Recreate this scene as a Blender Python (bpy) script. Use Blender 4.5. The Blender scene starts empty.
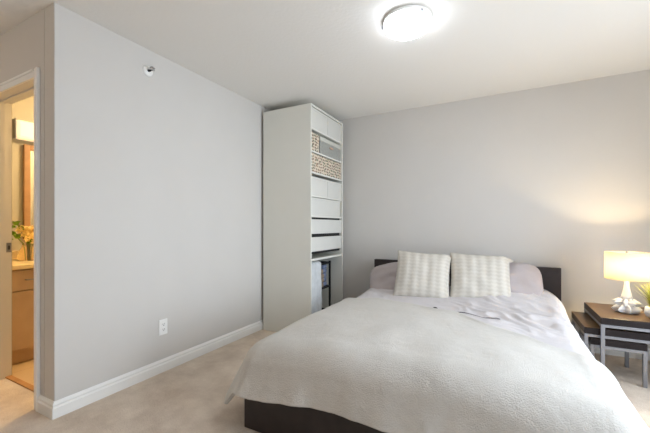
import bpy, bmesh, math, random
from mathutils import Vector, Matrix, noise
random.seed(7)
PI = math.pi
scene = bpy.context.scene
COL = scene.collection

# ---------------------------------------------------------------- camera
cam_d = bpy.data.cameras.new('camera')
cam = bpy.data.objects.new('camera', cam_d)
COL.objects.link(cam)
CAM = Vector((2.316, -0.985, 1.126))
F_PX = 333.0
YAW = math.atan2(176.0, F_PX)
cam.location = CAM
cam.rotation_euler = (PI / 2, 0, YAW)
cam_d.sensor_fit = 'HORIZONTAL'
cam_d.sensor_width = 36.0
cam_d.lens = 36.0 * F_PX / 650.0
cam_d.shift_y = 9.5 / 650.0
cam_d.clip_start = 0.02
scene.camera = cam

# ---------------------------------------------------------------- world, window light, exposure
w = bpy.data.worlds.new('world'); scene.world = w
w.use_nodes = True
wn = w.node_tree.nodes; wl = w.node_tree.links
bgn = wn['Background']
sky = wn.new('ShaderNodeTexSky'); sky.sky_type = 'HOSEK_WILKIE'
sky.turbidity = 5.0
sky.sun_direction = Vector((-0.5, 0.3, 0.8)).normalized()
wl.new(sky.outputs[0], bgn.inputs[0])
bgn.inputs[1].default_value = 0.9

def area(name, loc, rot, sx, sy, power, color):
    l = bpy.data.lights.new(name, 'AREA'); l.shape = 'RECTANGLE'
    l.size = sx; l.size_y = sy; l.energy = power; l.color = color
    o = bpy.data.objects.new(name, l); COL.objects.link(o)
    o.location = loc; o.rotation_euler = rot
    return o
# daylight coming down through the window of the right wall
k = area('window_daylight', (4.18, 0.80, 1.20), (0, math.radians(70), 0), 1.7, 2.1, 18.5, (0.80, 0.90, 1.0))
k.data.spread = math.radians(130)
# daylight thrown back up through the same window by the bright ground outside
k = area('window_ground_light', (4.19, 0.80, 1.0), (0, math.radians(122), 0), 1.8, 2.1, 13, (0.84, 0.92, 1.0))

vs = scene.view_settings
vs.view_transform = 'Standard'; vs.look = 'None'; vs.gamma = 1.0
vs.use_curve_mapping = False
vs.exposure = 1.54
try:
    scene.cycles.max_bounces = 14; scene.cycles.diffuse_bounces = 8
    scene.cycles.use_denoising = True
    scene.cycles.sample_clamp_indirect = 6.0
    scene.cycles.caustics_reflective = False; scene.cycles.caustics_refractive = False
except Exception:
    pass

# ---------------------------------------------------------------- materials
def s2l(c):
    return tuple(((x / 255) / 12.92 if x / 255 <= 0.04045 else ((x / 255 + 0.055) / 1.055) ** 2.4) for x in c) + (1.0,)

def mat(name, rgb, rough=0.6, metal=0.0, noise_scale=None, var=0.06, bump=0.0, bump_scale=None, sheen=0.0, spec=0.5, detail=4.0):
    m = bpy.data.materials.new(name); m.use_nodes = True
    nt = m.node_tree; b = nt.nodes['Principled BSDF']
    col = s2l(rgb)
    b.inputs['Base Color'].default_value = col
    b.inputs['Roughness'].default_value = rough
    b.inputs['Metallic'].default_value = metal
    b.inputs['Specular IOR Level'].default_value = spec
    if sheen:
        b.inputs['Sheen Weight'].default_value = sheen
        b.inputs['Sheen Roughness'].default_value = 0.6
    tc = nt.nodes.new('ShaderNodeTexCoord')
    if noise_scale:
        n = nt.nodes.new('ShaderNodeTexNoise'); n.inputs['Scale'].default_value = noise_scale
        n.inputs['Detail'].default_value = detail
        nt.links.new(tc.outputs['Object'], n.inputs['Vector'])
        r = nt.nodes.new('ShaderNodeValToRGB')
        r.color_ramp.elements[0].position = 0.3; r.color_ramp.elements[1].position = 0.7
        r.color_ramp.elements[0].color = tuple(max(0, c * (1 - var)) for c in col[:3]) + (1,)
        r.color_ramp.elements[1].color = tuple(min(1, c * (1 + var)) for c in col[:3]) + (1,)
        nt.links.new(n.outputs['Fac'], r.inputs['Fac'])
        nt.links.new(r.outputs['Color'], b.inputs['Base Color'])
    if bump:
        n2 = nt.nodes.new('ShaderNodeTexNoise'); n2.inputs['Scale'].default_value = bump_scale or 100
        n2.inputs['Detail'].default_value = 3
        nt.links.new(tc.outputs['Object'], n2.inputs['Vector'])
        bp = nt.nodes.new('ShaderNodeBump'); bp.inputs['Strength'].default_value = bump
        bp.inputs['Distance'].default_value = 0.01
        nt.links.new(n2.outputs['Fac'], bp.inputs['Height'])
        nt.links.new(bp.outputs['Normal'], b.inputs['Normal'])
    return m

def emit(name, rgb, strength):
    m = bpy.data.materials.new(name); m.use_nodes = True
    b = m.node_tree.nodes['Principled BSDF']
    b.inputs['Base Color'].default_value = s2l(rgb)
    b.inputs['Emission Color'].default_value = s2l(rgb)
    b.inputs['Emission Strength'].default_value = strength
    return m

M = {}
M['wall'] = mat('wall_paint', (208, 205, 201), 0.75, noise_scale=3, var=0.012, bump=0.05, bump_scale=180, spec=0.25)
M['ceiling'] = mat('ceiling_paint', (232, 230, 226), 0.9, bump=0.15, bump_scale=45, spec=0.1)
M['trim'] = mat('white_trim_paint', (238, 238, 236), 0.4, noise_scale=5, var=0.01)
M['jamb'] = mat('jamb_paint', (222, 219, 212), 0.45, noise_scale=5, var=0.01)
M['bathwall'] = mat('bathroom_paint', (172, 167, 152), 0.6, noise_scale=4, var=0.02)
M['cabinet'] = mat('white_melamine', (225, 224, 216), 0.45, noise_scale=4, var=0.012)
M['whitebox'] = mat('white_storage_box', (213, 212, 206), 0.55, noise_scale=9, var=0.015)
M['greybox'] = mat('grey_fabric_box', (158, 158, 152), 0.9, noise_scale=60, var=0.12)
M['lid'] = mat('pale_lid', (200, 199, 190), 0.8, noise_scale=40, var=0.05)
M['leather'] = mat('tan_tab', (205, 165, 140), 0.6, noise_scale=40, var=0.05)
M['blackwood'] = mat('black_brown_wood', (43, 34, 34), 0.42, noise_scale=14, var=0.25)
M['steel'] = mat('brushed_steel', (150, 152, 158), 0.38, 0.75, noise_scale=60, var=0.05)
M['chrome'] = mat('chrome', (210, 210, 212), 0.15, 1.0, noise_scale=20, var=0.02)
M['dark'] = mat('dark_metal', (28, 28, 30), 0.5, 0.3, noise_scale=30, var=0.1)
M['plastic'] = mat('white_plastic', (240, 240, 238), 0.35, noise_scale=20, var=0.01)
M['slot'] = mat('dark_slot', (60, 60, 62), 0.6, noise_scale=20, var=0.1)
M['ceramic'] = mat('white_ceramic', (214, 216, 220), 0.35, noise_scale=20, var=0.02)
M['pot'] = mat('white_pot', (225, 228, 230), 0.35, noise_scale=20, var=0.02)
M['grass'] = mat('grass_blades', (158, 160, 44), 0.5, noise_scale=30, var=0.3)
M['soil'] = mat('soil', (60, 45, 32), 0.95, noise_scale=60, var=0.3)
M['vanity'] = mat('vanity_wood', (188, 160, 130), 0.45, noise_scale=8, var=0.06)
M['counter'] = mat('vanity_counter', (225, 205, 160), 0.3, noise_scale=30, var=0.05)
M['mirrorframe'] = mat('mirror_frame_wood', (160, 122, 86), 0.4, noise_scale=12, var=0.12)
M['mirror'] = mat('mirror_glass', (225, 225, 222), 0.03, 1.0, noise_scale=2, var=0.005)
M['petal'] = mat('pale_petals', (248, 226, 160), 0.7, noise_scale=60, var=0.1)
M['leaf'] = mat('green_leaves', (120, 160, 40), 0.6, noise_scale=40, var=0.25)
M['blue'] = mat('blue_denim', (120, 132, 160), 0.9, noise_scale=60, var=0.15)
M['brown'] = mat('brown_fabric', (150, 132, 112), 0.9, noise_scale=60, var=0.15)
M['bag'] = mat('grey_white_cloth', (205, 208, 210), 0.8, noise_scale=14, var=0.10, bump=0.4, bump_scale=14)
M['towel'] = mat('towel', (196, 120, 60), 0.9, noise_scale=60, var=0.1)
M['blanket'] = mat('fluffy_blanket', (207, 204, 199), 0.95, noise_scale=38, var=0.025, bump=0.45, bump_scale=190, sheen=0.0, spec=0.1)
M['sheet'] = mat('lilac_grey_sheet', (204, 200, 202), 0.85, noise_scale=7, var=0.02, bump=0.55, bump_scale=20, spec=0.15)
M['pillow'] = mat('grey_pillowcase', (178, 169, 169), 0.85, noise_scale=8, var=0.03, bump=0.35, bump_scale=14, spec=0.15)
M['strip'] = mat('threshold_wood', (180, 134, 86), 0.5, noise_scale=10, var=0.15)
M['stitch'] = mat('grey_stitching', (146, 140, 144), 0.8, noise_scale=90, var=0.1)
M['mattress'] = mat('mattress_cloth', (225, 223, 220), 0.9, noise_scale=30, var=0.04)

def carpet():
    m = mat('beige_carpet', (196, 184, 170), 1.0, spec=0.0)
    nt = m.node_tree; b = nt.nodes['Principled BSDF']
    tc = nt.nodes.new('ShaderNodeTexCoord')
    def nz(scale, detail, rough=0.6):
        n = nt.nodes.new('ShaderNodeTexNoise'); n.inputs['Scale'].default_value = scale
        n.inputs['Detail'].default_value = detail; n.inputs['Roughness'].default_value = rough
        nt.links.new(tc.outputs['Object'], n.inputs['Vector']); return n
    n1 = nz(3.2, 6, 0.65); n2 = nz(120, 4, 0.7)
    r1 = nt.nodes.new('ShaderNodeValToRGB')
    r1.color_ramp.elements[0].position = 0.36; r1.color_ramp.elements[1].position = 0.64
    r1.color_ramp.elements[0].color = s2l((214, 197, 180)); r1.color_ramp.elements[1].color = s2l((240, 226, 210))
    nt.links.new(n1.outputs['Fac'], r1.inputs['Fac'])
    r2 = nt.nodes.new('ShaderNodeValToRGB')
    r2.color_ramp.elements[0].position = 0.3; r2.color_ramp.elements[1].position = 0.7
    r2.color_ramp.elements[0].color = (0.86, 0.85, 0.84, 1); r2.color_ramp.elements[1].color = (1, 1, 1, 1)
    nt.links.new(n2.outputs['Fac'], r2.inputs['Fac'])
    mx = nt.nodes.new('ShaderNodeMix'); mx.data_type = 'RGBA'; mx.blend_type = 'MULTIPLY'
    mx.inputs['Factor'].default_value = 1.0
    nt.links.new(r1.outputs['Color'], mx.inputs['A']); nt.links.new(r2.outputs['Color'], mx.inputs['B'])
    nt.links.new(mx.outputs['Result'], b.inputs['Base Color'])
    bp = nt.nodes.new('ShaderNodeBump'); bp.inputs['Strength'].default_value = 0.8; bp.inputs['Distance'].default_value = 0.012
    nt.links.new(n2.outputs['Fac'], bp.inputs['Height']); nt.links.new(bp.outputs['Normal'], b.inputs['Normal'])
    return m
M['carpet'] = carpet()

def tiles():
    m = mat('bathroom_floor_tile', (206, 180, 140), 0.35)
    nt = m.node_tree; b = nt.nodes['Principled BSDF']
    tc = nt.nodes.new('ShaderNodeTexCoord'); br = nt.nodes.new('ShaderNodeTexBrick')
    br.inputs['Scale'].default_value = 3.0; br.offset = 0.0
    br.inputs['Color1'].default_value = s2l((214, 188, 148)); br.inputs['Color2'].default_value = s2l((206, 180, 140))
    br.inputs['Mortar'].default_value = s2l((180, 150, 110)); br.inputs['Mortar Size'].default_value = 0.008
    br.inputs['Row Height'].default_value = 1.0; br.inputs['Brick Width'].default_value = 1.0
    nt.links.new(tc.outputs['Object'], br.inputs['Vector']); nt.links.new(br.outputs['Color'], b.inputs['Base Color'])
    return m
M['tile'] = tiles()

def dotted(name, base, c1, c2, scale):
    m = mat(name, base, 0.8)
    nt = m.node_tree; b = nt.nodes['Principled BSDF']
    tc = nt.nodes.new('ShaderNodeTexCoord'); v = nt.nodes.new('ShaderNodeTexVoronoi')
    v.inputs['Scale'].default_value = scale; v.inputs['Randomness'].default_value = 0.45
    nt.links.new(tc.outputs['Object'], v.inputs['Vector'])
    lt = nt.nodes.new('ShaderNodeMath'); lt.operation = 'LESS_THAN'; lt.inputs[1].default_value = 0.37
    nt.links.new(v.outputs['Distance'], lt.inputs[0])
    sep = nt.nodes.new('ShaderNodeSeparateColor'); nt.links.new(v.outputs['Color'], sep.inputs[0])
    r = nt.nodes.new('ShaderNodeValToRGB'); r.color_ramp.interpolation = 'CONSTANT'
    r.color_ramp.elements[0].color = s2l(c1); r.color_ramp.elements[1].position = 0.4; r.color_ramp.elements[1].color = s2l(c2)
    e = r.color_ramp.elements.new(0.72); e.color = s2l((150, 120, 95))
    nt.links.new(sep.outputs[0], r.inputs['Fac'])
    mx = nt.nodes.new('ShaderNodeMix'); mx.data_type = 'RGBA'
    nt.links.new(lt.outputs[0], mx.inputs['Factor']); mx.inputs['A'].default_value = s2l(base)
    nt.links.new(r.outputs['Color'], mx.inputs['B']); nt.links.new(mx.outputs['Result'], b.inputs['Base Color'])
    return m
M['dots'] = dotted('spotted_fabric', (216, 203, 184), (104, 72, 66), (92, 100, 78), 33)

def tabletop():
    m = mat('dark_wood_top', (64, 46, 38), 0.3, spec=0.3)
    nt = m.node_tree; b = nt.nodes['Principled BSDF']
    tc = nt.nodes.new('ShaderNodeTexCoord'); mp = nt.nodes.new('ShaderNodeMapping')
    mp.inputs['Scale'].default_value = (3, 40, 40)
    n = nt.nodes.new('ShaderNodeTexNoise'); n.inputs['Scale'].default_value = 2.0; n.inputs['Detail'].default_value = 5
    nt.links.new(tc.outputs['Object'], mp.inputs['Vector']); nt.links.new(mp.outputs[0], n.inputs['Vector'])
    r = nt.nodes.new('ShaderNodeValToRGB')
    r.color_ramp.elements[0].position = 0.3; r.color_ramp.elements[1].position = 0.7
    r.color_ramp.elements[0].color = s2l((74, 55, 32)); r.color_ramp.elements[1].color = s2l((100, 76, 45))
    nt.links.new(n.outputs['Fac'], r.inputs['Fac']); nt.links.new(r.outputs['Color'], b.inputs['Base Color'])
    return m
M['tabletop'] = tabletop()
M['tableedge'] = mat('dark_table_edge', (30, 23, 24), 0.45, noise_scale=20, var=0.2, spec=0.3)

def knit():
    m = mat('cable_knit', (232, 226, 215), 0.9, spec=0.1)
    nt = m.node_tree; b = nt.nodes['Principled BSDF']
    at = nt.nodes.new('ShaderNodeAttribute'); at.attribute_name = 'UVMap'
    sp = nt.nodes.new('ShaderNodeSeparateXYZ'); nt.links.new(at.outputs['Vector'], sp.inputs[0])
    def math_(op, a, bb=None):
        n = nt.nodes.new('ShaderNodeMath'); n.operation = op
        for k, v in enumerate((a, bb)):
            if v is None: continue
            if isinstance(v, (int, float)): n.inputs[k].default_value = v
            else: nt.links.new(v, n.inputs[k])
        return n.outputs[0]
    u, v = sp.outputs[0], sp.outputs[1]
    # six columns of plaited lozenges with small purl rows between
    cu = math_('SINE', math_('MULTIPLY', u, 2 * PI * 6))
    ph = math_('MULTIPLY', math_('ABSOLUTE', cu), 1.3)
    cv = math_('SINE', math_('ADD', math_('MULTIPLY', v, 2 * PI * 13), ph))
    fine = math_('SINE', math_('MULTIPLY', v, 2 * PI * 40))
    h = math_('ADD', math_('ADD', math_('MULTIPLY', cu, 0.5), math_('MULTIPLY', cv, 0.22)), math_('MULTIPLY', fine, 0.1))
    h01 = math_('ADD', math_('MULTIPLY', h, 0.5), 0.5)
    r = nt.nodes.new('ShaderNodeValToRGB')
    r.color_ramp.elements[0].position = 0.15; r.color_ramp.elements[1].position = 0.7
    r.color_ramp.elements[0].color = s2l((188, 182, 172)); r.color_ramp.elements[1].color = s2l((206, 201, 192))
    nt.links.new(h01, r.inputs['Fac']); nt.links.new(r.outputs['Color'], b.inputs['Base Color'])
    bp = nt.nodes.new('ShaderNodeBump'); bp.inputs['Strength'].default_value = 0.4; bp.inputs['Distance'].default_value = 0.012
    nt.links.new(h01, bp.inputs['Height']); nt.links.new(bp.outputs['Normal'], b.inputs['Normal'])
    return m
M['knit'] = knit()

def shade_mat():
    m = bpy.data.materials.new('linen_shade'); m.use_nodes = True
    nt = m.node_tree; nt.nodes.clear()
    out = nt.nodes.new('ShaderNodeOutputMaterial')
    d = nt.nodes.new('ShaderNodeBsdfDiffuse'); t = nt.nodes.new('ShaderNodeBsdfTranslucent')
    tc = nt.nodes.new('ShaderNodeTexCoord'); n = nt.nodes.new('ShaderNodeTexNoise'); n.inputs['Scale'].default_value = 90
    nt.links.new(tc.outputs['Object'], n.inputs['Vector'])
    r = nt.nodes.new('ShaderNodeValToRGB')
    r.color_ramp.elements[0].color = s2l((236, 228, 208)); r.color_ramp.elements[1].color = s2l((246, 240, 224))
    nt.links.new(n.outputs['Fac'], r.inputs['Fac'])
    nt.links.new(r.outputs['Color'], d.inputs[0]); t.inputs[0].default_value = s2l((228, 220, 198))
    mx = nt.nodes.new('ShaderNodeMixShader'); mx.inputs[0].default_value = 0.5
    nt.links.new(d.outputs[0], mx.inputs[1]); nt.links.new(t.outputs[0], mx.inputs[2])
    nt.links.new(mx.outputs[0], out.inputs[0])
    return m
M['shade'] = shade_mat()

def pane_mat():
    m = bpy.data.materials.new('window_glass'); m.use_nodes = True
    nt = m.node_tree; nt.nodes.clear()
    out = nt.nodes.new('ShaderNodeOutputMaterial')
    t = nt.nodes.new('ShaderNodeBsdfTransparent'); g = nt.nodes.new('ShaderNodeBsdfGlossy')
    g.inputs['Roughness'].default_value = 0.02
    mx = nt.nodes.new('ShaderNodeMixShader'); mx.inputs[0].default_value = 0.06
    nt.links.new(t.outputs[0], mx.inputs[1]); nt.links.new(g.outputs[0], mx.inputs[2]); nt.links.new(mx.outputs[0], out.inputs[0])
    return m
M['pane'] = pane_mat()

def vase_glass():
    m = mat('vase_glass', (240, 225, 190), 0.05)
    b = m.node_tree.nodes['Principled BSDF']
    b.inputs['Transmission Weight'].default_value = 0.85; b.inputs['IOR'].default_value = 1.2
    return m
M['glass'] = vase_glass()
M['dome'] = emit('lit_frosted_dome', (238, 245, 255), 6.3)
M['bulb'] = emit('lit_vanity_globe', (250, 232, 200), .22)

# ---------------------------------------------------------------- mesh helpers
def box(bm, x0, y0, z0, x1, y1, z1, rot=None, mi=0):
    vs_ = [bm.verts.new((x, y, z)) for x in (x0, x1) for y in (y0, y1) for z in (z0, z1)]
    f = [(0, 1, 3, 2), (4, 6, 7, 5), (0, 4, 5, 1), (2, 3, 7, 6), (0, 2, 6, 4), (1, 5, 7, 3)]
    for a in f:
        fc = bm.faces.new([vs_[i] for i in a]); fc.material_index = mi
    return vs_

def lathe(bm, prof, n=32, c=(0, 0, 0), cap0=True, cap1=True, star=None):
    rings = []
    for k, (r, z) in enumerate(prof):
        ring = []
        for i in range(n):
            a = 2 * PI * i / n
            rr = r if star is None else r * star(k, i)
            ring.append(bm.verts.new((c[0] + rr * math.cos(a), c[1] + rr * math.sin(a), c[2] + z)))
        rings.append(ring)
    for a, b in zip(rings, rings[1:]):
        for i in range(n):
            j = (i + 1) % n
            bm.faces.new((a[i], a[j], b[j], b[i]))
    if cap0: bm.faces.new(list(reversed(rings[0])))
    if cap1: bm.faces.new(rings[-1])
    return rings

def tube(bm, pts, r, n=8):
    pts = [Vector(p) for p in pts]; rings = []
    for k, p in enumerate(pts):
        d = (pts[min(k + 1, len(pts) - 1)] - pts[max(k - 1, 0)]).normalized()
        up = Vector((0, 0, 1)) if abs(d.z) < 0.9 else Vector((1, 0, 0))
        s = d.cross(up).normalized(); t = s.cross(d)
        rr = r[k] if isinstance(r, (list, tuple)) else r
        rings.append([bm.verts.new(p + rr * (math.cos(2 * PI * i / n) * s + math.sin(2 * PI * i / n) * t)) for i in range(n)])
    for a, b in zip(rings, rings[1:]):
        for i in range(n):
            j = (i + 1) % n; bm.faces.new((a[i], a[j], b[j], b[i]))
    bm.faces.new(list(reversed(rings[0]))); bm.faces.new(rings[-1])

def link(name, bm, m, parent=None, bevel=0.0, smooth=False, subsurf=0, offset=None):
    bmesh.ops.recalc_face_normals(bm, faces=bm.faces)
    if offset is not None:
        bmesh.ops.translate(bm, verts=bm.verts, vec=-Vector(offset))
    me = bpy.data.meshes.new(name); bm.to_mesh(me); bm.free()
    o = bpy.data.objects.new(name, me); COL.objects.link(o)
    for mm in (m if isinstance(m, (list, tuple)) else [m]):
        me.materials.append(mm)
    if smooth:
        for p in me.polygons: p.use_smooth = True
    if bevel:
        b = o.modifiers.new('bevel', 'BEVEL'); b.width = bevel; b.segments = 2; b.limit_method = 'ANGLE'
    if subsurf:
        s = o.modifiers.new('subdivision', 'SUBSURF'); s.levels = subsurf; s.render_levels = subsurf
    if parent is not None: o.parent = parent
    if offset is not None and parent is None: o.location = offset
    return o

def thing(name, label, cat, loc=(0, 0, 0), rz=0, group=None):
    o = bpy.data.objects.new(name, None); COL.objects.link(o)
    o.location = loc; o.rotation_euler = (0, 0, rz); o.empty_display_size = 0.05
    o['label'] = label; o['category'] = cat
    if group: o['group'] = group
    return o

def tag(o, label, cat, group=None):
    o['label'] = label; o['category'] = cat
    if group: o['group'] = group
    return o

def struct(name, bm, m, parent=None, bevel=0.0, smooth=False):
    o = link(name, bm, m, parent, bevel, smooth)
    o['kind'] = 'structure'
    return o

def bmnew(): return bmesh.new()

def prism(bm, prof, axis, a, b, mitre_a=None, mitre_b=None):
    """profile of (d, z) points swept along x or y between a and b; d is measured along the other axis"""
    def P(d, z, t): return (t, d, z) if axis == 'x' else (d, t, z)
    A = [bm.verts.new(P(d, z, a if mitre_a is None else mitre_a(d))) for d, z in prof]
    B = [bm.verts.new(P(d, z, b if mitre_b is None else mitre_b(d))) for d, z in prof]
    n = len(prof)
    for i in range(n):
        j = (i + 1) % n; bm.faces.new((A[i], A[j], B[j], B[i]))
    bm.faces.new(A); bm.faces.new(list(reversed(B)))

# ================================================================ setting
H = 2.44
XR, YB, YF, XH = 3.98, 2.76, -3.6, -1.55       # right wall, back wall, wall behind the camera, hall side
bm = bmnew(); box(bm, XH - .12, YF - .12, -.1, XR + .12, YB + .12, 0)
# carpet stops inside the doorway, tiles carry on
bm.free()
bm = bmnew()
box(bm, XH - .12, YF - .12, -.1, XR + .12, 0.0, 0)
box(bm, -.12, 0.0, -.1, XR + .12, YB + .12, 0)
box(bm, XH - .12, 0.0, -.1, -.12, .095, 0)
struct('floor', bm, M['carpet'])
bm = bmnew(); box(bm, -1.9, .095, -.1, -.12, 2.2, -.004); struct('floor_bathroom', bm, M['tile'])
bm = bmnew(); box(bm, -1.95, YF - .12, H, XR + .12, YB + .12, H + .1); struct('ceiling', bm, M['ceiling'])
bm = bmnew(); box(bm, -.12, 0, 0, 0, YB + .12, H); struct('wall_left', bm, M['wall'], bevel=.004)
bm = bmnew(); box(bm, 0, YB, 0, XR + .12, YB + .12, H); struct('wall_back', bm, M['wall'])
bm = bmnew(); box(bm, XH - .12, YF - .12, 0, XR + .12, YF, H); struct('wall_front', bm, M['wall'])
bm = bmnew(); box(bm, XH - .12, YF, 0, XH, 0, H); struct('wall_hall', bm, M['wall'])
# wall with the bathroom door (faces the camera, beside the left wall)
DX0, DX1, DZ = -.93, -.222, 2.04
bm = bmnew()
box(bm, XH - .12, 0, 0, DX0 - .015, .115, H); box(bm, DX1 + .015, 0, 0, -.12, .115, H)
box(bm, DX0 - .015, 0, DZ + .015, DX1 + .015, .115, H)
struct('wall_entry', bm, M['wall'])
# right wall with the window
WY0, WY1, WZ0, WZ1 = -.28, 1.88, .30, 2.15
bm = bmnew()
box(bm, XR, YF, 0, XR + .12, WY0, H); box(bm, XR, WY1, 0, XR + .12, YB, H)
box(bm, XR, WY0, 0, XR + .12, WY1, WZ0); box(bm, XR, WY0, WZ1, XR + .12, WY1, H)
struct('wall_right', bm, M['wall'])
bm = bmnew()
for (a, b, c, d) in ((WY0, WY0 + .05, WZ0, WZ1), (WY1 - .05, WY1, WZ0, WZ1), (WY0 + .05, WY1 - .05, WZ0, WZ0 + .05), (WY0 + .05, WY1 - .05, WZ1 - .05, WZ1), (.775, .825, WZ0 + .05, WZ1 - .05)):
    box(bm, XR + .03, a, c, XR + .09, b, d)
win = struct('window_1', bm, M['trim'])
bm = bmnew(); box(bm, XR + .055, WY0 + .05, WZ0 + .05, XR + .061, WY1 - .05, WZ1 - .05)
struct('window_pane', bm, M['pane'], win)
# bathroom shell
bm = bmnew(); box(bm, -1.92, .115, 0, -1.80, 2.2, H); struct('wall_bathroom_left', bm, M['bathwall'])
bm = bmnew(); box(bm, -1.80, 2.08, 0, -.13, 2.2, H); struct('wall_bathroom_back', bm, M['bathwall'])
bm = bmnew(); box(bm, -.13, .115, 0, -.121, 2.08, H); struct('wall_bathroom_right', bm, M['bathwall'])
# short return wall just inside the bathroom door, left
bm = bmnew(); box(bm, -1.80, .116, 0, -.95, .135, H); struct('wall_bathroom_front', bm, M['bathwall'])

# baseboards
BB = [(0, 0), (.016, 0), (.016, .060), (.013, .064), (.0105, .068), (.0105, .074), (.0125, .078), (.011, .084), (.006, .091), (.003, .097), (0, .097)]
bm = bmnew(); prism(bm, BB, 'y', 0, YB, mitre_a=lambda d: -d); struct('baseboard_left', bm, M['trim'])
bm = bmnew(); prism(bm, [(-d, z) for d, z in BB], 'x', DX1 + .052, 0, mitre_b=lambda d: -d); struct('baseboard_entry', bm, M['trim'])
bm = bmnew(); prism(bm, [(YB - d, z) for d, z in BB], 'x', .016, XR); struct('baseboard_back', bm, M['trim'])
bm = bmnew(); prism(bm, [(XR - d, z) for d, z in BB], 'y', YF, YB - .016); struct('baseboard_right', bm, M['trim'])
# door casing and jamb
bm = bmnew()
CW = .052
def casing_v(xa, xb):
    box(bm, xa, -.016, 0, xb, 0, DZ + .0)
for xa, xb in ((DX1, DX1 + CW), (DX0 - CW, DX0)):
    box(bm, xa, -.013, 0, xb, 0, DZ + CW)
    xo = xb if xa == DX1 else xa
    s = 1 if xa == DX1 else -1
    box(bm, min(xo, xo - s * .016), -.019, 0, max(xo, xo - s * .016), -.013, DZ + CW)
box(bm, DX0, -.013, DZ, DX1, 0, DZ + CW)
box(bm, DX0, -.019, DZ + CW - .016, DX1, -.013, DZ + CW)
struct('trim_1', bm, M['trim'], bevel=.002)
bm = bmnew()
box(bm, DX0 - .015, -.001, 0, DX0, .125, DZ); box(bm, DX1, -.001, 0, DX1 + .015, .125, DZ)
box(bm, DX0 - .015, -.001, DZ, DX1 + .015, .125, DZ + .015)
# door stops
box(bm, DX0, .055, 0, DX0 + .011, .085, DZ); box(bm, DX1 - .011, .055, 0, DX1, .085, DZ)
box(bm, DX0 + .011, .055, DZ - .011, DX1 - .011, .085, DZ)
jamb = struct('door_1', bm, M['jamb'])
bm = bmnew(); box(bm, DX0 - .001, .095, .93, DX0 + .003, .124, 1.0)
box(bm, DX0 + .003, .104, .95, DX0 + .004, .115, .98, mi=1)
struct('strike_plate', bm, [M['steel'], M['slot']], jamb)
bm = bmnew(); box(bm, DX0, .088, -.002, DX1, .125, .009); struct('trim_2', bm, M['strip'], bevel=.003)

# unseen fixture and point light added in the hall to brighten the door wall
bm = bmnew(); lathe(bm, [(.10, H), (.10, H - .02), (.07, H - .045)], 32, c=(-.75, -1.7, 0)); struct('hall_fill_fixture', bm, M['dome'])
hl = bpy.data.lights.new('hall_fill_light', 'POINT'); hl.energy = 3.6; hl.color = (1.0, .84, .66); hl.shadow_soft_size = .08
ho = bpy.data.objects.new('hall_fill_light', hl); COL.objects.link(ho); ho.location = (-.75, -1.7, 2.30)

# ================================================================ bathroom contents
VX = -1.14
v = thing('vanity_cabinet', 'light wood bathroom vanity with pale counter seen through the doorway', 'cabinet', (VX - .3, .75, 0))
def vb(name, m, boxes, parent=v, bevel=.003):
    bm = bmnew()
    for b in boxes: box(bm, *b)
    bmesh.ops.translate(bm, verts=bm.verts, vec=-Vector(v.location))
    return link(name, bm, m, parent, bevel)
VY0, VY1 = .14, 1.5
vb('body', M['vanity'], [(-1.79, VY0, .10, VX - .02, VY1, .775)])
vb('toe_kick', M['vanity'], [(-1.79, VY0, -.002, VX - .05, VY1, .10)])
vb('countertop', M['counter'], [(-1.79, VY0 - .002, .775, VX + .02, VY1 + .01, .81), (-1.795, VY0 - .002, .81, -1.775, VY1 + .01, .89)])
for k, (a, b) in enumerate(((VY0 + .03, .50), (.505, .97), (.975, 1.47))):
    d = vb('drawer', M['vanity'], [(VX - .02, a, .60, VX, b, .765)])
    bm = bmnew(); yc = (a + b) / 2
    tube(bm, [(VX, yc - .05, .685), (VX + .025, yc - .045, .685), (VX + .025, yc + .045, .685), (VX, yc + .05, .685)], .005, 8)
    bmesh.ops.translate(bm, verts=bm.verts, vec=-Vector(v.location)); link('handle', bm, M['steel'], d, smooth=True)
    vb('door', M['vanity'], [(VX - .02, a, .12, VX, b, .592)])
mr = thing('wall_mirror', 'wood framed mirror above the bathroom counter', 'mirror', (-1.80, .86, 1.05))
bm = bmnew()
MY0, MY1, MZ0, MZ1, MW = .505, 1.35, 1.0, 1.92, .05
for b in ((MY0, MY0 + MW, MZ0, MZ1), (MY1 - MW, MY1, MZ0, MZ1), (MY0 + MW, MY1 - MW, MZ0, MZ0 + MW), (MY0 + MW, MY1 - MW, MZ1 - MW, MZ1)):
    box(bm, -1.80, b[0], b[2], -1.765, b[1], b[3])
bmesh.ops.translate(bm, verts=bm.verts, vec=-Vector(mr.location)); link('frame', bm, M['mirrorframe'], mr, bevel=.005)
bm = bmnew(); box(bm, -1.799, MY0 + MW, MZ0 + MW, -1.785, MY1 - MW, MZ1 - MW)
bmesh.ops.translate(bm, verts=bm.verts, vec=-Vector(mr.location)); link('mirror_pane', bm, M['mirror'], mr)
vl = thing('vanity_light', 'lit vanity light bar on the bathroom wall above the mirror', 'light', (-1.80, .85, 2.0))
bm = bmnew(); box(bm, 0, -.43, .06, .03, .47, .11); link('back_plate', bm, M['chrome'], vl, bevel=.006)
bm = bmnew(); box(bm, .03, -.435, -.05, .12, .475, .13); link('diffuser', bm, M['bulb'], vl, bevel=.03)
for y in (-.441, .475):
    bm = bmnew(); box(bm, .0, y, -.055, .125, y + .006, .135); link('end_cap', bm, M['steel'], vl, bevel=.003)
pl = bpy.data.lights.new('bathroom_light', 'POINT'); pl.energy = 29; pl.color = (1.0, .71, .37); pl.shadow_soft_size = .08
po = bpy.data.objects.new('bathroom_light', pl); COL.objects.link(po); po.location = (-.85, 1.35, 2.25)
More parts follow.
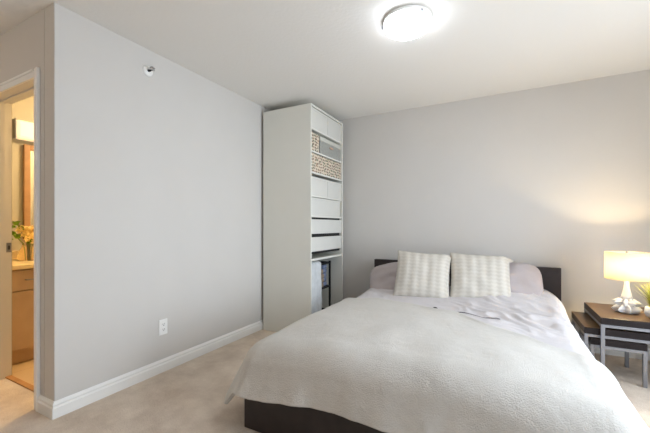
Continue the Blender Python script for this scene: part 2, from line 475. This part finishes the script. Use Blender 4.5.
# bouquet in a vase on the counter
VC = Vector((-1.54, .455, .811))
fv = thing('flower_vase', 'glass vase of pale yellow flowers and green leaves on the bathroom counter', 'vase', VC)
bm = bmnew(); lathe(bm, [(.075, 0), (.085, .02), (.075, .07), (.05, .12), (.045, .15)], 24, cap1=False)
link('vase', bm, M['glass'], fv, smooth=True)
bm = bmnew()
for k in range(14):
    a = random.uniform(0, 2 * PI); r = random.uniform(.0, .10)
    tube(bm, [(r * .2 * math.cos(a), r * .2 * math.sin(a), .01), (r * .3 * math.cos(a), r * .3 * math.sin(a), .14), (r * math.cos(a), r * math.sin(a), .22)], .003, 5)
link('stems', bm, M['leaf'], fv, smooth=True)
for k in range(16):
    a = 2.4 * k; r = .03 + .0075 * k; z = .27 - .0042 * k + random.uniform(-.015, .02)
    if k > 3 and math.sin(a) < -.45: continue
    bm = bmnew()
    for q in range(40):
        d = Vector((random.gauss(0, 1), random.gauss(0, 1), random.gauss(0, .9) + .3)).normalized()
        s = d.orthogonal().normalized(); t = d.cross(s)
        c = d * .022; e = d * .045
        vv = [bm.verts.new(p) for p in (c - s * .006, c + t * .006 + d * .008, e + s * .014, e + t * .016 + d * .006, e - s * .014, c - t * .006)]
        bm.faces.new(vv)
    bmesh.ops.translate(bm, verts=bm.verts, vec=(r * math.cos(a), r * math.sin(a), z))
    link('flower', bm, M['petal'], fv)
for k in range(12):
    a = -PI / 2 + random.uniform(-.9, .9); r = random.uniform(.06, .17); z = random.uniform(.19, .36)
    bm = bmnew(); c = Vector((r * math.cos(a) * .8, r * math.sin(a), z))
    d = Vector((random.uniform(-.5, .5), -.6, random.uniform(-.2, .8))).normalized(); s = d.orthogonal().normalized()
    n_ = d.cross(s) * .008
    A = [c, c + d * .025 + s * .022 + n_, c + d * .07, c + d * .025 - s * .022 + n_]
    vv = [bm.verts.new(p) for p in A]; mid = bm.verts.new(c + d * .03 - n_)
    for i in range(4): bm.faces.new((vv[i], vv[(i + 1) % 4], mid))
    link('leaf', bm, M['leaf'], fv)

# ================================================================ fixtures on wall and ceiling
o = thing('electrical_outlet', 'white duplex electrical outlet low on the left wall', 'outlet', (0, .71, .345))
bm = bmnew(); box(bm, 0, -.036, -.06, .006, .036, .06); link('cover_plate', bm, M['plastic'], o, bevel=.003)
for z in (-.02, .02):
    bm = bmnew(); box(bm, .006, -.017, z - .0145, .0085, .017, z + .0145)
    rc = link('receptacle', bm, M['plastic'], o, bevel=.002)
    bm = bmnew()
    for y in (-.007, .007): box(bm, .0085, y - .0013, z - .002, .0092, y + .0013, z + .008)
    box(bm, .0085, -.0028, z - .0105, .0092, .0028, z - .005)
    link('slots', bm, M['slot'], rc)

o = thing('fire_sprinkler', 'small chrome sidewall fire sprinkler high on the left wall', 'sprinkler', (0, .583, 2.275))
def lx(bm): bmesh.ops.rotate(bm, verts=bm.verts, cent=(0, 0, 0), matrix=Matrix.Rotation(PI / 2, 3, 'Y'))
bm = bmnew(); lathe(bm, [(.040, 0), (.040, .003), (.031, .010), (.022, .013)], 28); lx(bm); link('escutcheon', bm, M['plastic'], o, smooth=True)
bm = bmnew(); lathe(bm, [(.010, .012), (.010, .03), (.007, .036)], 16); lx(bm); link('nozzle', bm, M['dark'], o)
bm = bmnew()
for s in (-1, 1): tube(bm, [(.03, s * .011, 0), (.045, s * .014, 0), (.058, s * .004, 0)], .003, 6)
link('frame_arms', bm, M['chrome'], o, smooth=True)
bm = bmnew(); box(bm, .056, -.016, -.008, .060, .016, .010); box(bm, .045, -.016, .010, .072, .016, .013); link('deflector', bm, M['chrome'], o)

CL = Vector((1.789, 1.13, H))
o = thing('ceiling_light', 'round lit flush ceiling light with white dome and metal clips', 'light', CL)
bm = bmnew(); lathe(bm, [(.12, 0), (.150, -.008), (.150, -.026), (.125, -.036)], 48); link('base_plate', bm, M['plastic'], o, smooth=False)
bm = bmnew(); R = .147
prof = [(R, -.036)] + [(R * math.cos(a), -.036 - .058 * math.sin(a)) for a in [PI / 2 * k / 10 for k in range(1, 10)]] + [(.004, -.094)]
lathe(bm, prof, 56, cap0=True); link('glass_dome', bm, M['dome'], o, smooth=True)
for k in range(3):
    a = -.75 + 2 * PI / 3 * k; R = .156
    bm = bmnew(); box(bm, R - .026, -.007, -.046, R + .004, .007, -.029); 
    bmesh.ops.rotate(bm, verts=bm.verts, cent=(0, 0, 0), matrix=Matrix.Rotation(a, 3, 'Z'))
    link('clip', bm, M['steel'], o, bevel=.002)

# ================================================================ closet
CX0, CX1, CY0, CY1, CZ = .035, .632, 1.897, 2.662, 2.36
cl = thing('wardrobe', 'tall white open wardrobe standing in the far left corner', 'wardrobe', ((CX0 + CX1) / 2, (CY0 + CY1) / 2, 0))
def cb(name, m, boxes, parent=cl, bevel=.0015):
    bm = bmnew()
    for b in boxes: box(bm, *b)
    bmesh.ops.translate(bm, verts=bm.verts, vec=-Vector(cl.location))
    return link(name, bm, m, parent, bevel)
T = .018
cb('side_panel', M['cabinet'], [(CX0, CY0, 0, CX1, CY0 + T, CZ)])
cb('side_panel', M['cabinet'], [(CX0, CY1 - T, 0, CX1, CY1, CZ)])
cb('top_panel', M['cabinet'], [(CX0, CY0 + T, CZ - T, CX1, CY1 - T, CZ)])
cb('back_panel', M['cabinet'], [(CX0, CY0 + T, .06, CX0 + .008, CY1 - T, CZ - T)])
cb('plinth', M['cabinet'], [(CX0 + .01, CY0 + T, 0, CX1 - .02, CY1 - T, .06), (CX0, CY0 + T, .06, CX1, CY1 - T, .078)])
IX0, IY0, IY1 = CX0 + .009, CY0 + T, CY1 - T
for (a, b) in ((2.112, 2.130), (1.880, 1.898), (1.664, 1.682), (1.425, 1.440), (1.216, 1.234), (.768, .790)):
    cb('shelf', M['cabinet'], [(IX0, IY0 + .0005, a, CX1 - .012, IY1 - .0005, b)])
for (a, b) in ((1.045, 1.196), (.862, 1.010)):
    d = cb('drawer', M['cabinet'], [(IX0 + .02, IY0 + .012, a + .01, CX1 - .03, IY0 + .024, b - .03), (IX0 + .02, IY1 - .024, a + .01, CX1 - .03, IY1 - .012, b - .03), (IX0 + .02, IY0 + .024, a + .01, CX1 - .03, IY1 - .024, a + .022)])
    cb('drawer_front', M['whitebox'], [(CX1 - .03, IY0 + .003, a, CX1 - .012, IY1 - .003, b)], parent=d)
for (a, b) in ((1.1975, 1.2155), (1.0105, 1.0445), (.835, .861)):  # dark bars added to stand in for shade in the drawer gaps
    cb('gap_shade_strip', M['dark'], [(CX1 - .06, IY0 + .002, a, CX1 - .035, IY1 - .002, b)])
FX = CX1 - .016
def store(name, label, group, y0, y1, z0, z1, m, depth=.50, fx=FX, rim=True, handle=None, lid=None):
    t = thing(name, label, 'storage box', (fx - depth / 2, (y0 + y1) / 2, z0), 0, group)
    dx, dy, h = depth / 2, (y1 - y0) / 2, z1 - z0
    bm = bmnew()
    if lid:
        box(bm, -dx + .004, -dy + .004, 0, dx - .004, dy - .004, h - .045)
        link('body', bm, m, t, bevel=.004)
        bm = bmnew(); box(bm, -dx, -dy, h - .045, dx, dy, h); link('lid', bm, lid, t, bevel=.004)
    else:
        th = .004
        box(bm, -dx, -dy, 0, dx, dy, th); box(bm, -dx, -dy, th, -dx + th, dy, h); box(bm, dx - th, -dy, th, dx, dy, h)
        box(bm, -dx + th, -dy, th, dx - th, -dy + th, h); box(bm, -dx + th, dy - th, th, dx - th, dy, h)
        link('body', bm, m, t)
    if rim:
        bm = bmnew()
        for (a, b, c, d) in ((-dx - .003, -dy - .002, -dx + .004, dy + .002), (dx - .004, -dy - .002, dx + .003, dy + .002), (-dx + .004, -dy - .002, dx - .004, -dy + .004), (-dx + .004, dy - .004, dx - .004, dy + .002)):
            box(bm, a, b, h - .018, c, d, h + .001)
        link('rim', bm, m, t)
    if handle:
        bm = bmnew(); box(bm, dx + .0, -.04, h * .5, dx + .008, .04, h * .5 + .018); link('handle', bm, handle, t, bevel=.003)
    return t
ym = (IY0 + IY1) / 2 + .015
G1, G2 = 'white boxes on the top shelf', 'white boxes on the middle shelf'
store('storage_box', 'white storage box on the top wardrobe shelf, nearer the left', G1, IY0 + .004, ym - .003, 2.1305, 2.335, M['whitebox'])
store('storage_box', 'white storage box on the top wardrobe shelf, against the far side', G1, ym + .003, IY1 - .004, 2.1305, 2.335, M['whitebox'])
store('storage_box', 'small spotted cream storage box beside the grey lidded box', None, IY0 + .004, 2.095, 1.8985, 2.085, M['dots'], rim=False)
store('storage_box', 'grey fabric storage box with pale lid in the wardrobe', None, 2.125, IY1 - .008, 1.8985, 2.085, M['greybox'], rim=False, handle=M['leather'], lid=M['lid'])
store('storage_box', 'wide spotted cream storage box filling the shelf under the grey box', None, IY0 + .004, IY1 - .008, 1.6825, 1.872, M['dots'], rim=False, handle=None)
store('storage_box', 'white storage box on the middle wardrobe shelf, nearer the left', G2, IY0 + .004, ym - .003, 1.4405, 1.632, M['whitebox'])
store('storage_box', 'white storage box on the middle wardrobe shelf, against the far side', G2, ym + .003, IY1 - .004, 1.4405, 1.632, M['whitebox'])
store('storage_box', 'wide white storage box directly above the wardrobe drawers', None, IY0 + .004, IY1 - .035, 1.2345, 1.418, M['whitebox'])
# black wire rack at the bottom of the wardrobe with clothes on it
RX0, RX1, RY0, RY1, RZ = .20, .575, 1.935, 2.455, .725
rk = thing('wire_rack', 'black metal rack standing in the bottom of the wardrobe', 'rack', ((RX0 + RX1) / 2, (RY0 + RY1) / 2, .078))
def rb(name, boxes):
    bm = bmnew()
    for b in boxes: box(bm, *b)
    bmesh.ops.translate(bm, verts=bm.verts, vec=-Vector(rk.location)); link(name, bm, M['dark'], rk, bevel=.002)
for x in (RX0, RX1 - .02):
    for y in (RY0, RY1 - .02): rb('post', [(x, y, .078, x + .02, y + .02, RZ)])
for z in (RZ - .03, .425, .15):
    rb('bar', [(RX0, RY0 + .02, z, RX0 + .02, RY1 - .02, z + .02)]); rb('bar', [(RX1 - .02, RY0 + .02, z, RX1, RY1 - .02, z + .02)])
    rb('bar', [(RX0 + .02, RY0, z, RX1 - .02, RY0 + .02, z + .02)]); rb('bar', [(RX0 + .02, RY1 - .02, z, RX1 - .02, RY1, z + .02)])
for z in (.425, .15):
    rb('basket', [(RX0 + .02, RY0 + .02 + .055 * k, z + .004, RX1 - .02, RY0 + .026 + .055 * k, z + .010) for k in range(9)])
def drape_cloth(name, label, cat, m, x, y0, y1, z0, z1, amp, seed, back=.10):
    bm = bmnew(); nu, nv = 22, 26; g = []
    for j in range(nv + 1):
        row = []
        for i in range(nu + 1):
            u = i / nu; vv = j / nv
            if vv < .12: px, pz = x - back * (1 - vv / .12), z1 + .0
            else:
                k = (vv - .12) / .88; px, pz = x + .004, z1 - k * (z1 - z0)
            wv = amp * noise.noise(Vector((u * 3 + seed, pz * 5, seed))) * (0.15 + min(1, vv * 1.2))
            row.append(bm.verts.new((px + abs(wv) + .004, y0 + (y1 - y0) * u + .01 * noise.noise(Vector((seed, pz * 4, u))), pz + .012 * math.sin(PI * min(1, vv * 8)) + (.012 * math.sin(u * 9 + seed) if j == nv else 0))))
        g.append(row)
    for j in range(nv):
        for i in range(nu): bm.faces.new((g[j][i], g[j][i + 1], g[j + 1][i + 1], g[j + 1][i]))
    c = Vector((x, (y0 + y1) / 2, z0))
    o = link(name, bm, m, None, smooth=True, offset=c)
    s = o.modifiers.new('solidify', 'SOLIDIFY'); s.thickness = .006; s.offset = 1
    return tag(o, label, cat)
drape_cloth('garment', 'pale grey cloth hanging over the front of the black wardrobe rack', 'clothes', M['bag'], RX1 + .006, 1.932, 2.185, .16, RZ + .006, .035, 3.1)
def folded(name, label, m, x0, x1, y0, y1, z0, z1, n):
    t = thing(name, label, 'clothes', ((x0 + x1) / 2, (y0 + y1) / 2, z0))
    bm = bmnew(); hh = (z1 - z0) / n
    for k in range(n):
        jx, jy = random.uniform(-.008, .008), random.uniform(-.005, .005)
        vs_ = box(bm, x0 - t.location.x + jx, y0 - t.location.y + jy, k * hh, x1 - t.location.x + jx, y1 - t.location.y + jy, (k + 1) * hh - .002)
    t_ = link('folds', bm, m, t, bevel=min(.012, hh * .4), smooth=True)
    return t
folded('folded_clothes', 'brown folded clothes inside the black wardrobe rack', M['brown'], .25, .55, 2.21, 2.335, .44, .64, 4)
folded('folded_clothes', 'bluish folded clothes at the far end of the black wardrobe rack', M['blue'], .24, .54, 2.345, 2.43, .44, .685, 5)

# ================================================================ bed
BX0, BX1, BYF, BYH = 1.045, 2.795, .452, 2.70
bed = thing('bed', 'low black-brown wooden bed with plain headboard under the bedding', 'bed', ((BX0 + BX1) / 2, (BYF + BYH) / 2, 0))
def bb(name, m, boxes, bevel=.003):
    bm = bmnew()
    for b in boxes: box(bm, *b)
    bmesh.ops.translate(bm, verts=bm.verts, vec=-Vector(bed.location)); return link(name, bm, m, bed, bevel)
bb('headboard', M['blackwood'], [(BX0 - .012, BYH - .05, 0, BX1, BYH, .747)])
bb('footboard', M['blackwood'], [(BX0, BYF, 0, BX1, BYF + .045, .31)])
bb('side_rail', M['blackwood'], [(BX0, BYF + .045, .06, BX0 + .03, BYH - .05, .31)])
bb('side_rail', M['blackwood'], [(BX1 - .03, BYF + .045, .06, BX1, BYH - .05, .31)])
bb('mattress', M['mattress'], [(BX0 + .035, BYF + .05, .16, BX1 - .035, BYH - .055, .44)], bevel=.03)

def sstep(a, b, x):
    t = max(0, min(1, (x - a) / (b - a))); return t * t * (3 - 2 * t)

def drape_point(s, t, cx0, cx1, cy0, r, th, ztop, puff, fold, seed, lift=0):
    """a cloth laid on the bed: (s,t) in cloth coordinates -> point; outside the core rectangle it rolls over radius r and hangs at angle th"""
    cs = min(max(s, cx0), cx1); ct = max(t, cy0)
    dx, dy = s - cs, t - ct
    d = math.hypot(dx, dy)
    u = (cs - cx0) / (cx1 - cx0) * 2 - 1
    z = ztop + puff * (1 - abs(u) ** 2.2) * 1.0
    if d < 1e-6:
        return Vector((cs, ct, z)), 0
    rho = (abs(dx) ** 4 + abs(dy) ** 4) ** .25
    nx, ny = dx / d, dy / d
    thm = th(s, t) if callable(th) else th
    L = r * thm
    if rho < L: a = rho / r; g = r * math.sin(a); h = r * (1 - math.cos(a))
    else: g = r * math.sin(thm) + (rho - L) * math.cos(thm); h = r * (1 - math.cos(thm)) + (rho - L) * math.sin(thm)
    arc = cs + (-ct if dx < 0 else ct) + math.atan2(dy, dx) * .28
    wv = fold * (noise.noise(Vector((arc * 3.2, seed, 0))) + .5 * noise.noise(Vector((arc * 8, seed + 5, 0)))) * sstep(.06, .45, h)
    g += wv
    return Vector((cs + nx * g, ct + ny * g, z - h)), h

def interp(tab, x):
    if x <= tab[0][0]: return tab[0][1]
    for (a, b), (c, d) in zip(tab, tab[1:]):
        if x <= c: return b + (d - b) * (x - a) / (c - a)
    return tab[-1][1]

# --- sheet / duvet under the blanket
def sheet_theta(s, t):
    base = math.radians(80)
    if s > 2: base = math.radians(74 + 14 * sstep(1.5, 2.05, t))
    return base
bm = bmnew(); NU, NV = 190, 150
S0, S1 = BX0 - .16, BX1 + .30
Y0s, Y1s = .72, 2.63
g = []
for j in range(NV + 1):
    row = []
    for i in range(NU + 1):
        s = S0 + (S1 - S0) * i / NU; t = Y0s + (Y1s - Y0s) * j / NV
        p, h = drape_point(s, t, BX0 + .13, BX1 - .15, .2, .15, sheet_theta, .455, .02, .03, 2.0)
        # wrinkles: long ridges, strongest by the pillows on the right and along the blanket
        q = Vector((s * 2.2 + t * 1.2, t * 2.6 - s * 1.2, 1.7))
        wr = noise.noise(q * 1.0) * .010
        wq = Vector((s * 8 + t * 9 + 1.6 * noise.noise(Vector((s * 4, t * 4, 4))), (t - s) * 3.0, 0))
        ridge = 1 - abs(noise.noise(wq)) * 2
        wgt = .35 + .9 * sstep(1.9, 2.25, s) * sstep(1.35, 1.8, t) + .5 * sstep(1.5, 1.1, s)
        p.z += (wr + .016 * max(0, ridge) * wgt) * (1 - sstep(.1, .3, h))
        p.x += .006 * noise.noise(q * 3)
        # rises a little where it is pulled up over the pillows
        p.z += (.03 + .055 * sstep(1.9, 2.3, s)) * sstep(2.0, 2.45, t) * (1 - .5 * sstep(.0, .2, h))
        row.append(bm.verts.new(p))
    g.append(row)
for j in range(NV):
    for i in range(NU): bm.faces.new((g[j][i], g[j][i + 1], g[j + 1][i + 1], g[j + 1][i]))
o = link('duvet', bm, M['sheet'], None, smooth=True, offset=((BX0 + BX1) / 2, 1.6, .4))
sm = o.modifiers.new('solidify', 'SOLIDIFY'); sm.thickness = .012; sm.offset = -1
duvet = o
def duvet_top(x, y):
    best = min((v.co for v in duvet.data.vertices), key=lambda c: (c.x + duvet.location.x - x) ** 2 + (c.y + duvet.location.y - y) ** 2)
    return best.z + duvet.location.z
tag(o, 'wrinkled pale lilac-grey duvet showing between the pillows and the white blanket', 'duvet')

# --- fluffy white blanket
edge = [(.8, 1.75), (1.0, 1.78), (1.3, 1.72), (1.6, 1.62), (1.9, 1.50), (2.1, 1.40), (2.3, 1.25), (2.45, 1.18), (2.57, 1.13), (2.7, 1.08), (2.85, 1.05), (3.3, 1.0)]
bm = bmnew(); NU, NV = 240, 230
S0, S1 = BX0 - .33, BX1 + .34
T0 = BYF - .245
def blanket_theta(s, t):
    k = sstep(BX0 + .3, BX0 - .05, s)
    return math.radians(73 - 9 * k + 4 * sstep(BX1 - .3, BX1, s))
g = []
for j in range(NV + 1):
    row = []
    for i in range(NU + 1):
        s = S0 + (S1 - S0) * i / NU
        t1 = interp(edge, s) + .012 * math.sin(s * 19) + .01 * noise.noise(Vector((s * 9, 0, 3)))
        t = T0 + (t1 - T0) * j / NV
        p, h = drape_point(s, t, BX0 + .11, BX1 - .155, BYF + .12, .17, blanket_theta, .488, .045, .05, 7.0)
        p.z += (.013 * noise.noise(Vector((s * 2.4, t * 2.4, 9))) + .006 * noise.noise(Vector((s * 6, t * 6, 2)))) * (1 - .6 * sstep(.1, .3, h))
        p += Vector((noise.noise(Vector((s * 28, t * 28, 1))), noise.noise(Vector((s * 28, t * 28, 5))), noise.noise(Vector((s * 28, t * 28, 8))))) * .0012
        # the blanket's own edge is thick and rolls down onto the duvet
        e = t1 - t
        p.z += .016 * math.exp(-(e / .05) ** 2) - .03 * math.exp(-(e / .018) ** 2)
        row.append(bm.verts.new(p))
    g.append(row)
for j in range(NV):
    for i in range(NU): bm.faces.new((g[j][i], g[j][i + 1], g[j + 1][i + 1], g[j + 1][i]))
o = link('blanket', bm, M['blanket'], None, smooth=True, offset=((BX0 + BX1) / 2, 1.1, .45))
sm = o.modifiers.new('solidify', 'SOLIDIFY'); sm.thickness = .02; sm.offset = -1
# the duvet's dark-stitched opening, lying just beyond the blanket, with its little clasp
bm = bmnew(); pts = []
for k in range(34):
    x = 1.55 + .76 * k / 33; y = interp([(1.55, 1.79), (1.86, 1.715), (2.1, 1.64), (2.31, 1.585)], x) + .006 * math.sin(x * 31)
    pts.append(Vector((x, y, duvet_top(x, y) + .003)) - duvet.location)
tube(bm, pts, .0035, 6); link('seam', bm, M['stitch'], duvet, smooth=True)
bm = bmnew(); c = Vector((1.86, 1.73, duvet_top(1.86, 1.73) + .006)) - duvet.location
tube(bm, [c + Vector((-.022, -.012, -.004)), c + Vector((-.008, .0, .004)), c + Vector((.008, -.002, .004)), c + Vector((.022, -.014, -.004))], .0045, 8)
link('clasp', bm, M['slot'], duvet, smooth=True)
tag(o, 'fluffy white blanket spread over the foot of the bed', 'blanket')

# --- pillows and cushions
def pillow_bm(wd, ht, dp, p=2.6, pinch=.05, n=44, seed=0, wr=.0, rnd=0.0, ear=None):
    bm = bmnew(); uvl = bm.loops.layers.uv.new('UVMap'); sides = []
    for sgn in (1, -1):
        g = []
        for j in range(n + 1):
            row = []
            for i in range(n + 1):
                u = 2 * i / n - 1; v_ = 2 * j / n - 1
                edge_ = max(0, (1 - abs(u) ** p)) ** .55 * max(0, (1 - abs(v_) ** p)) ** .55
                x = u * wd / 2 * (1 - pinch * (1 - v_ ** 2)); z = v_ * ht / 2 * (1 - pinch * (1 - u ** 2))
                y = sgn * dp / 2 * edge_
                cr = 1 - rnd * abs(u) ** 3 * abs(v_) ** 3
                x *= cr; z *= cr
                if ear:
                    e_ = max(0, u - .80) / .20 * max(0, v_ - .70) / .30
                    x += ear * e_; y += ear * 1.1 * e_; z -= ear * .45 * e_
                if wr: y += wr * noise.noise(Vector((u * 2.5 + seed, v_ * 2.5, sgn * 2))) * edge_
                row.append((x, y, z, (u + 1) / 2, (v_ + 1) / 2))
            g.append(row)
        sides.append(g)
    V = {}
    def vert(k, i, j):
        key = (0 if (i in (0, n) or j in (0, n)) else k, i, j)
        if key not in V: V[key] = bm.verts.new(sides[k][j][i][:3])
        return V[key]
    for k in (0, 1):
        for j in range(n):
            for i in range(n):
                idx = [(i, j), (i + 1, j), (i + 1, j + 1), (i, j + 1)]
                if k: idx.reverse()
                f = bm.faces.new([vert(k, a, b) for a, b in idx])
                for lp, (a, b) in zip(f.loops, idx): lp[uvl].uv = (a / n, b / n)
    return bm
def soft(name, label, cat, m, wd, ht, dp, loc, tilt, rz, roll=0, group=None, **kw):
    bm = pillow_bm(wd, ht, dp, **kw)
    o = link(name, bm, m, None, smooth=True)
    o.rotation_mode = 'XYZ'
    o.matrix_world = Matrix.Translation(loc) @ Matrix.Rotation(rz, 4, 'Z') @ Matrix.Rotation(-tilt, 4, 'X') @ Matrix.Rotation(roll, 4, 'Y')
    return tag(o, label, cat, group)
soft('pillow', 'lilac-grey bed pillow against the headboard, behind the left knitted cushion', 'pillow', M['pillow'], .84, .46, .20, (1.46, 2.47, .585), math.radians(46), .0, math.radians(-13), group='pillows against the headboard', p=2.4, pinch=.03, seed=1, wr=.04, rnd=.17)
soft('pillow', 'lilac-grey bed pillow against the headboard, behind the right knitted cushion', 'pillow', M['pillow'], .76, .46, .20, (2.27, 2.49, .61), math.radians(44), .0, math.radians(-1), group='pillows against the headboard', p=2.5, pinch=.02, seed=4, wr=.03, rnd=.15)
soft('cushion', 'cream cable-knit cushion leaning on the pillows, nearer the wardrobe', 'cushion', M['knit'], .50, .47, .15, (1.660, 2.215, .662), math.radians(27), math.radians(10), .06, group='knitted cushions on the bed', p=3.2, pinch=.05, seed=2, wr=.009, ear=.035)
soft('cushion', 'cream cable-knit cushion leaning on the pillows, nearer the lamp', 'cushion', M['knit'], .51, .46, .15, (2.147, 2.32, .660), math.radians(27), math.radians(12), .045, group='knitted cushions on the bed', p=3.2, pinch=.05, seed=6, wr=.009, ear=.06)

# ================================================================ nest of tables
def nest_table(label, x0, x1, y0, y1, z):
    t = thing('nesting_table', label, 'side table', ((x0 + x1) / 2, (y0 + y1) / 2, 0), 0, 'nest of dark tables with steel legs')
    dx, dy = (x1 - x0) / 2, (y1 - y0) / 2
    bm = bmnew(); box(bm, -dx, -dy, z - .048, dx, dy, z)
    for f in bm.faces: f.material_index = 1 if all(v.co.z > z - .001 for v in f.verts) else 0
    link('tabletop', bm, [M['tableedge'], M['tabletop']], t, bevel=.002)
    S = .023; zb = z - .048
    bm = bmnew()
    box(bm, -dx + S, -dy, zb - .021, dx - S, -dy + S, zb - .0005); box(bm, -dx + S, dy - S, zb - .021, dx - S, dy, zb - .0005)
    box(bm, -dx, -dy + S, zb - .021, -dx + S, dy - S, zb - .0005); box(bm, dx - S, -dy + S, zb - .021, dx, dy - S, zb - .0005)
    link('frame', bm, M['steel'], t, bevel=.0015)
    for sx in (-1, 1):
        for sy in (-1, 1):
            bm = bmnew(); xa = sx * dx - (S if sx > 0 else 0); ya = sy * dy - (S if sy > 0 else 0)
            box(bm, xa, ya, 0, xa + S, ya + S, zb - .0005); link('leg', bm, M['steel'], t, bevel=.0015)
    return t
TZ = .47
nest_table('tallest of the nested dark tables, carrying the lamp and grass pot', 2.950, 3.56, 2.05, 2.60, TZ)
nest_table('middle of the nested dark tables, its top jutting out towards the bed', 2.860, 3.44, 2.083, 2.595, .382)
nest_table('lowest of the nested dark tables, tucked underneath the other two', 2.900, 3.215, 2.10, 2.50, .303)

# table lamp
L = Vector((3.158, 2.315, TZ))
lp = thing('table_lamp', 'lit table lamp with cream drum shade and white faceted ceramic base', 'lamp', L)
bm = bmnew()
# two tiers of folded points, the upper tier turned half a point
lathe(bm, [(.044, 0), (.074, .010), (.092, .030), (.062, .056), (.030, .066)], 16, star=lambda k, i: 1.0 if i % 2 == 0 else (.9, .62, .50, .60, 1)[k])
bm2 = bmnew(); lathe(bm2, [(.030, .044), (.066, .058), (.087, .082), (.050, .104), (.026, .108)], 16, star=lambda k, i: 1.0 if i % 2 == 0 else (1, .60, .46, .60, 1)[k])
bmesh.ops.rotate(bm2, verts=bm2.verts, cent=(0, 0, 0), matrix=Matrix.Rotation(PI / 8, 3, 'Z'))
tmp = bpy.data.meshes.new('points'); bm2.to_mesh(tmp); bm2.free(); bm.from_mesh(tmp); bpy.data.meshes.remove(tmp)
link('base', bm, M['ceramic'], lp)
bm = bmnew(); lathe(bm, [(.040, .095), (.032, .125), (.022, .17), (.016, .215), (.015, .25)], 24); link('neck', bm, M['ceramic'], lp, smooth=True)
bm = bmnew(); lathe(bm, [(.011, .25), (.011, .31)], 16); link('socket', bm, M['steel'], lp)
SR, SZ0, SZ1 = .130, .252, .458
bm = bmnew()
lathe(bm, [(SR, SZ0), (SR, SZ1)], 64, cap0=False, cap1=False)
so = link('lamp_shade', bm, M['shade'], lp, smooth=True)
sm = so.modifiers.new('solidify', 'SOLIDIFY'); sm.thickness = .0015
bm = bmnew()
for k in range(3):
    a = 2 * PI * k / 3 + .4; tube(bm, [(.006 * math.cos(a), .006 * math.sin(a), SZ1 - .012), (SR * math.cos(a), SR * math.sin(a), SZ1 - .006)], .0022, 6)
for s in (-1, 1): tube(bm, [(0, s * .012, .30), (0, s * .045, .34), (0, s * .045, .40), (0, s * .005, SZ1 - .012)], .002, 6)
link('shade_carrier', bm, M['steel'], lp, smooth=True)
bm = bmnew(); lathe(bm, [(.004, SZ1 - .014), (.008, SZ1 - .006), (.009, SZ1), (.004, SZ1 + .008)], 12); link('finial', bm, M['steel'], lp, smooth=True)
bm = bmnew(); bmesh.ops.create_uvsphere(bm, u_segments=16, v_segments=10, radius=.026)
bmesh.ops.translate(bm, verts=bm.verts, vec=(0, 0, .33)); link('bulb', bm, emit('lit_bulb', (255, 225, 165), 4.0), lp, smooth=True)
ll = bpy.data.lights.new('lamp_bulb_light', 'POINT'); ll.energy = 13; ll.color = (1.0, .76, .42); ll.shadow_soft_size = .03
lo = bpy.data.objects.new('lamp_bulb_light', ll); COL.objects.link(lo); lo.location = L + Vector((0, 0, .345))

# grass pot
P = Vector((3.287, 2.215, TZ))
gp = thing('potted_grass', 'yellow-green grass in a small white pot beside the lamp', 'plant', P)
bm = bmnew(); lathe(bm, [(.036, 0), (.048, .008), (.056, .035), (.054, .062), (.047, .078), (.043, .078), (.043, .066)], 32); link('pot', bm, M['pot'], gp, smooth=True)
bm = bmnew(); lathe(bm, [(.042, .060), (.042, .067)], 20); link('soil', bm, M['soil'], gp)
for k in range(98):
    a = random.uniform(0, 2 * PI); r0 = .034 * math.sqrt(random.random()); lean = random.uniform(.03, .17); hh = random.uniform(.13, .215)
    a2 = a + random.uniform(-.5, .5)
    bm = bmnew(); wdt = random.uniform(.003, .0048); prev = None
    side = Vector((-math.sin(a2), math.cos(a2), 0))
    for q in range(6):
        f = q / 5
        c = Vector((r0 * math.cos(a), r0 * math.sin(a), .066)) + Vector((math.cos(a2), math.sin(a2), 0)) * lean * f ** 1.8 + Vector((0, 0, hh * (f - .12 * f * f)))
        ww = wdt * (1 - f * .92)
        cur = (bm.verts.new(c - side * ww), bm.verts.new(c + side * ww))
        if prev: bm.faces.new((prev[0], prev[1], cur[1], cur[0]))
        prev = cur
    link('blade', bm, M['grass'], gp, smooth=True)
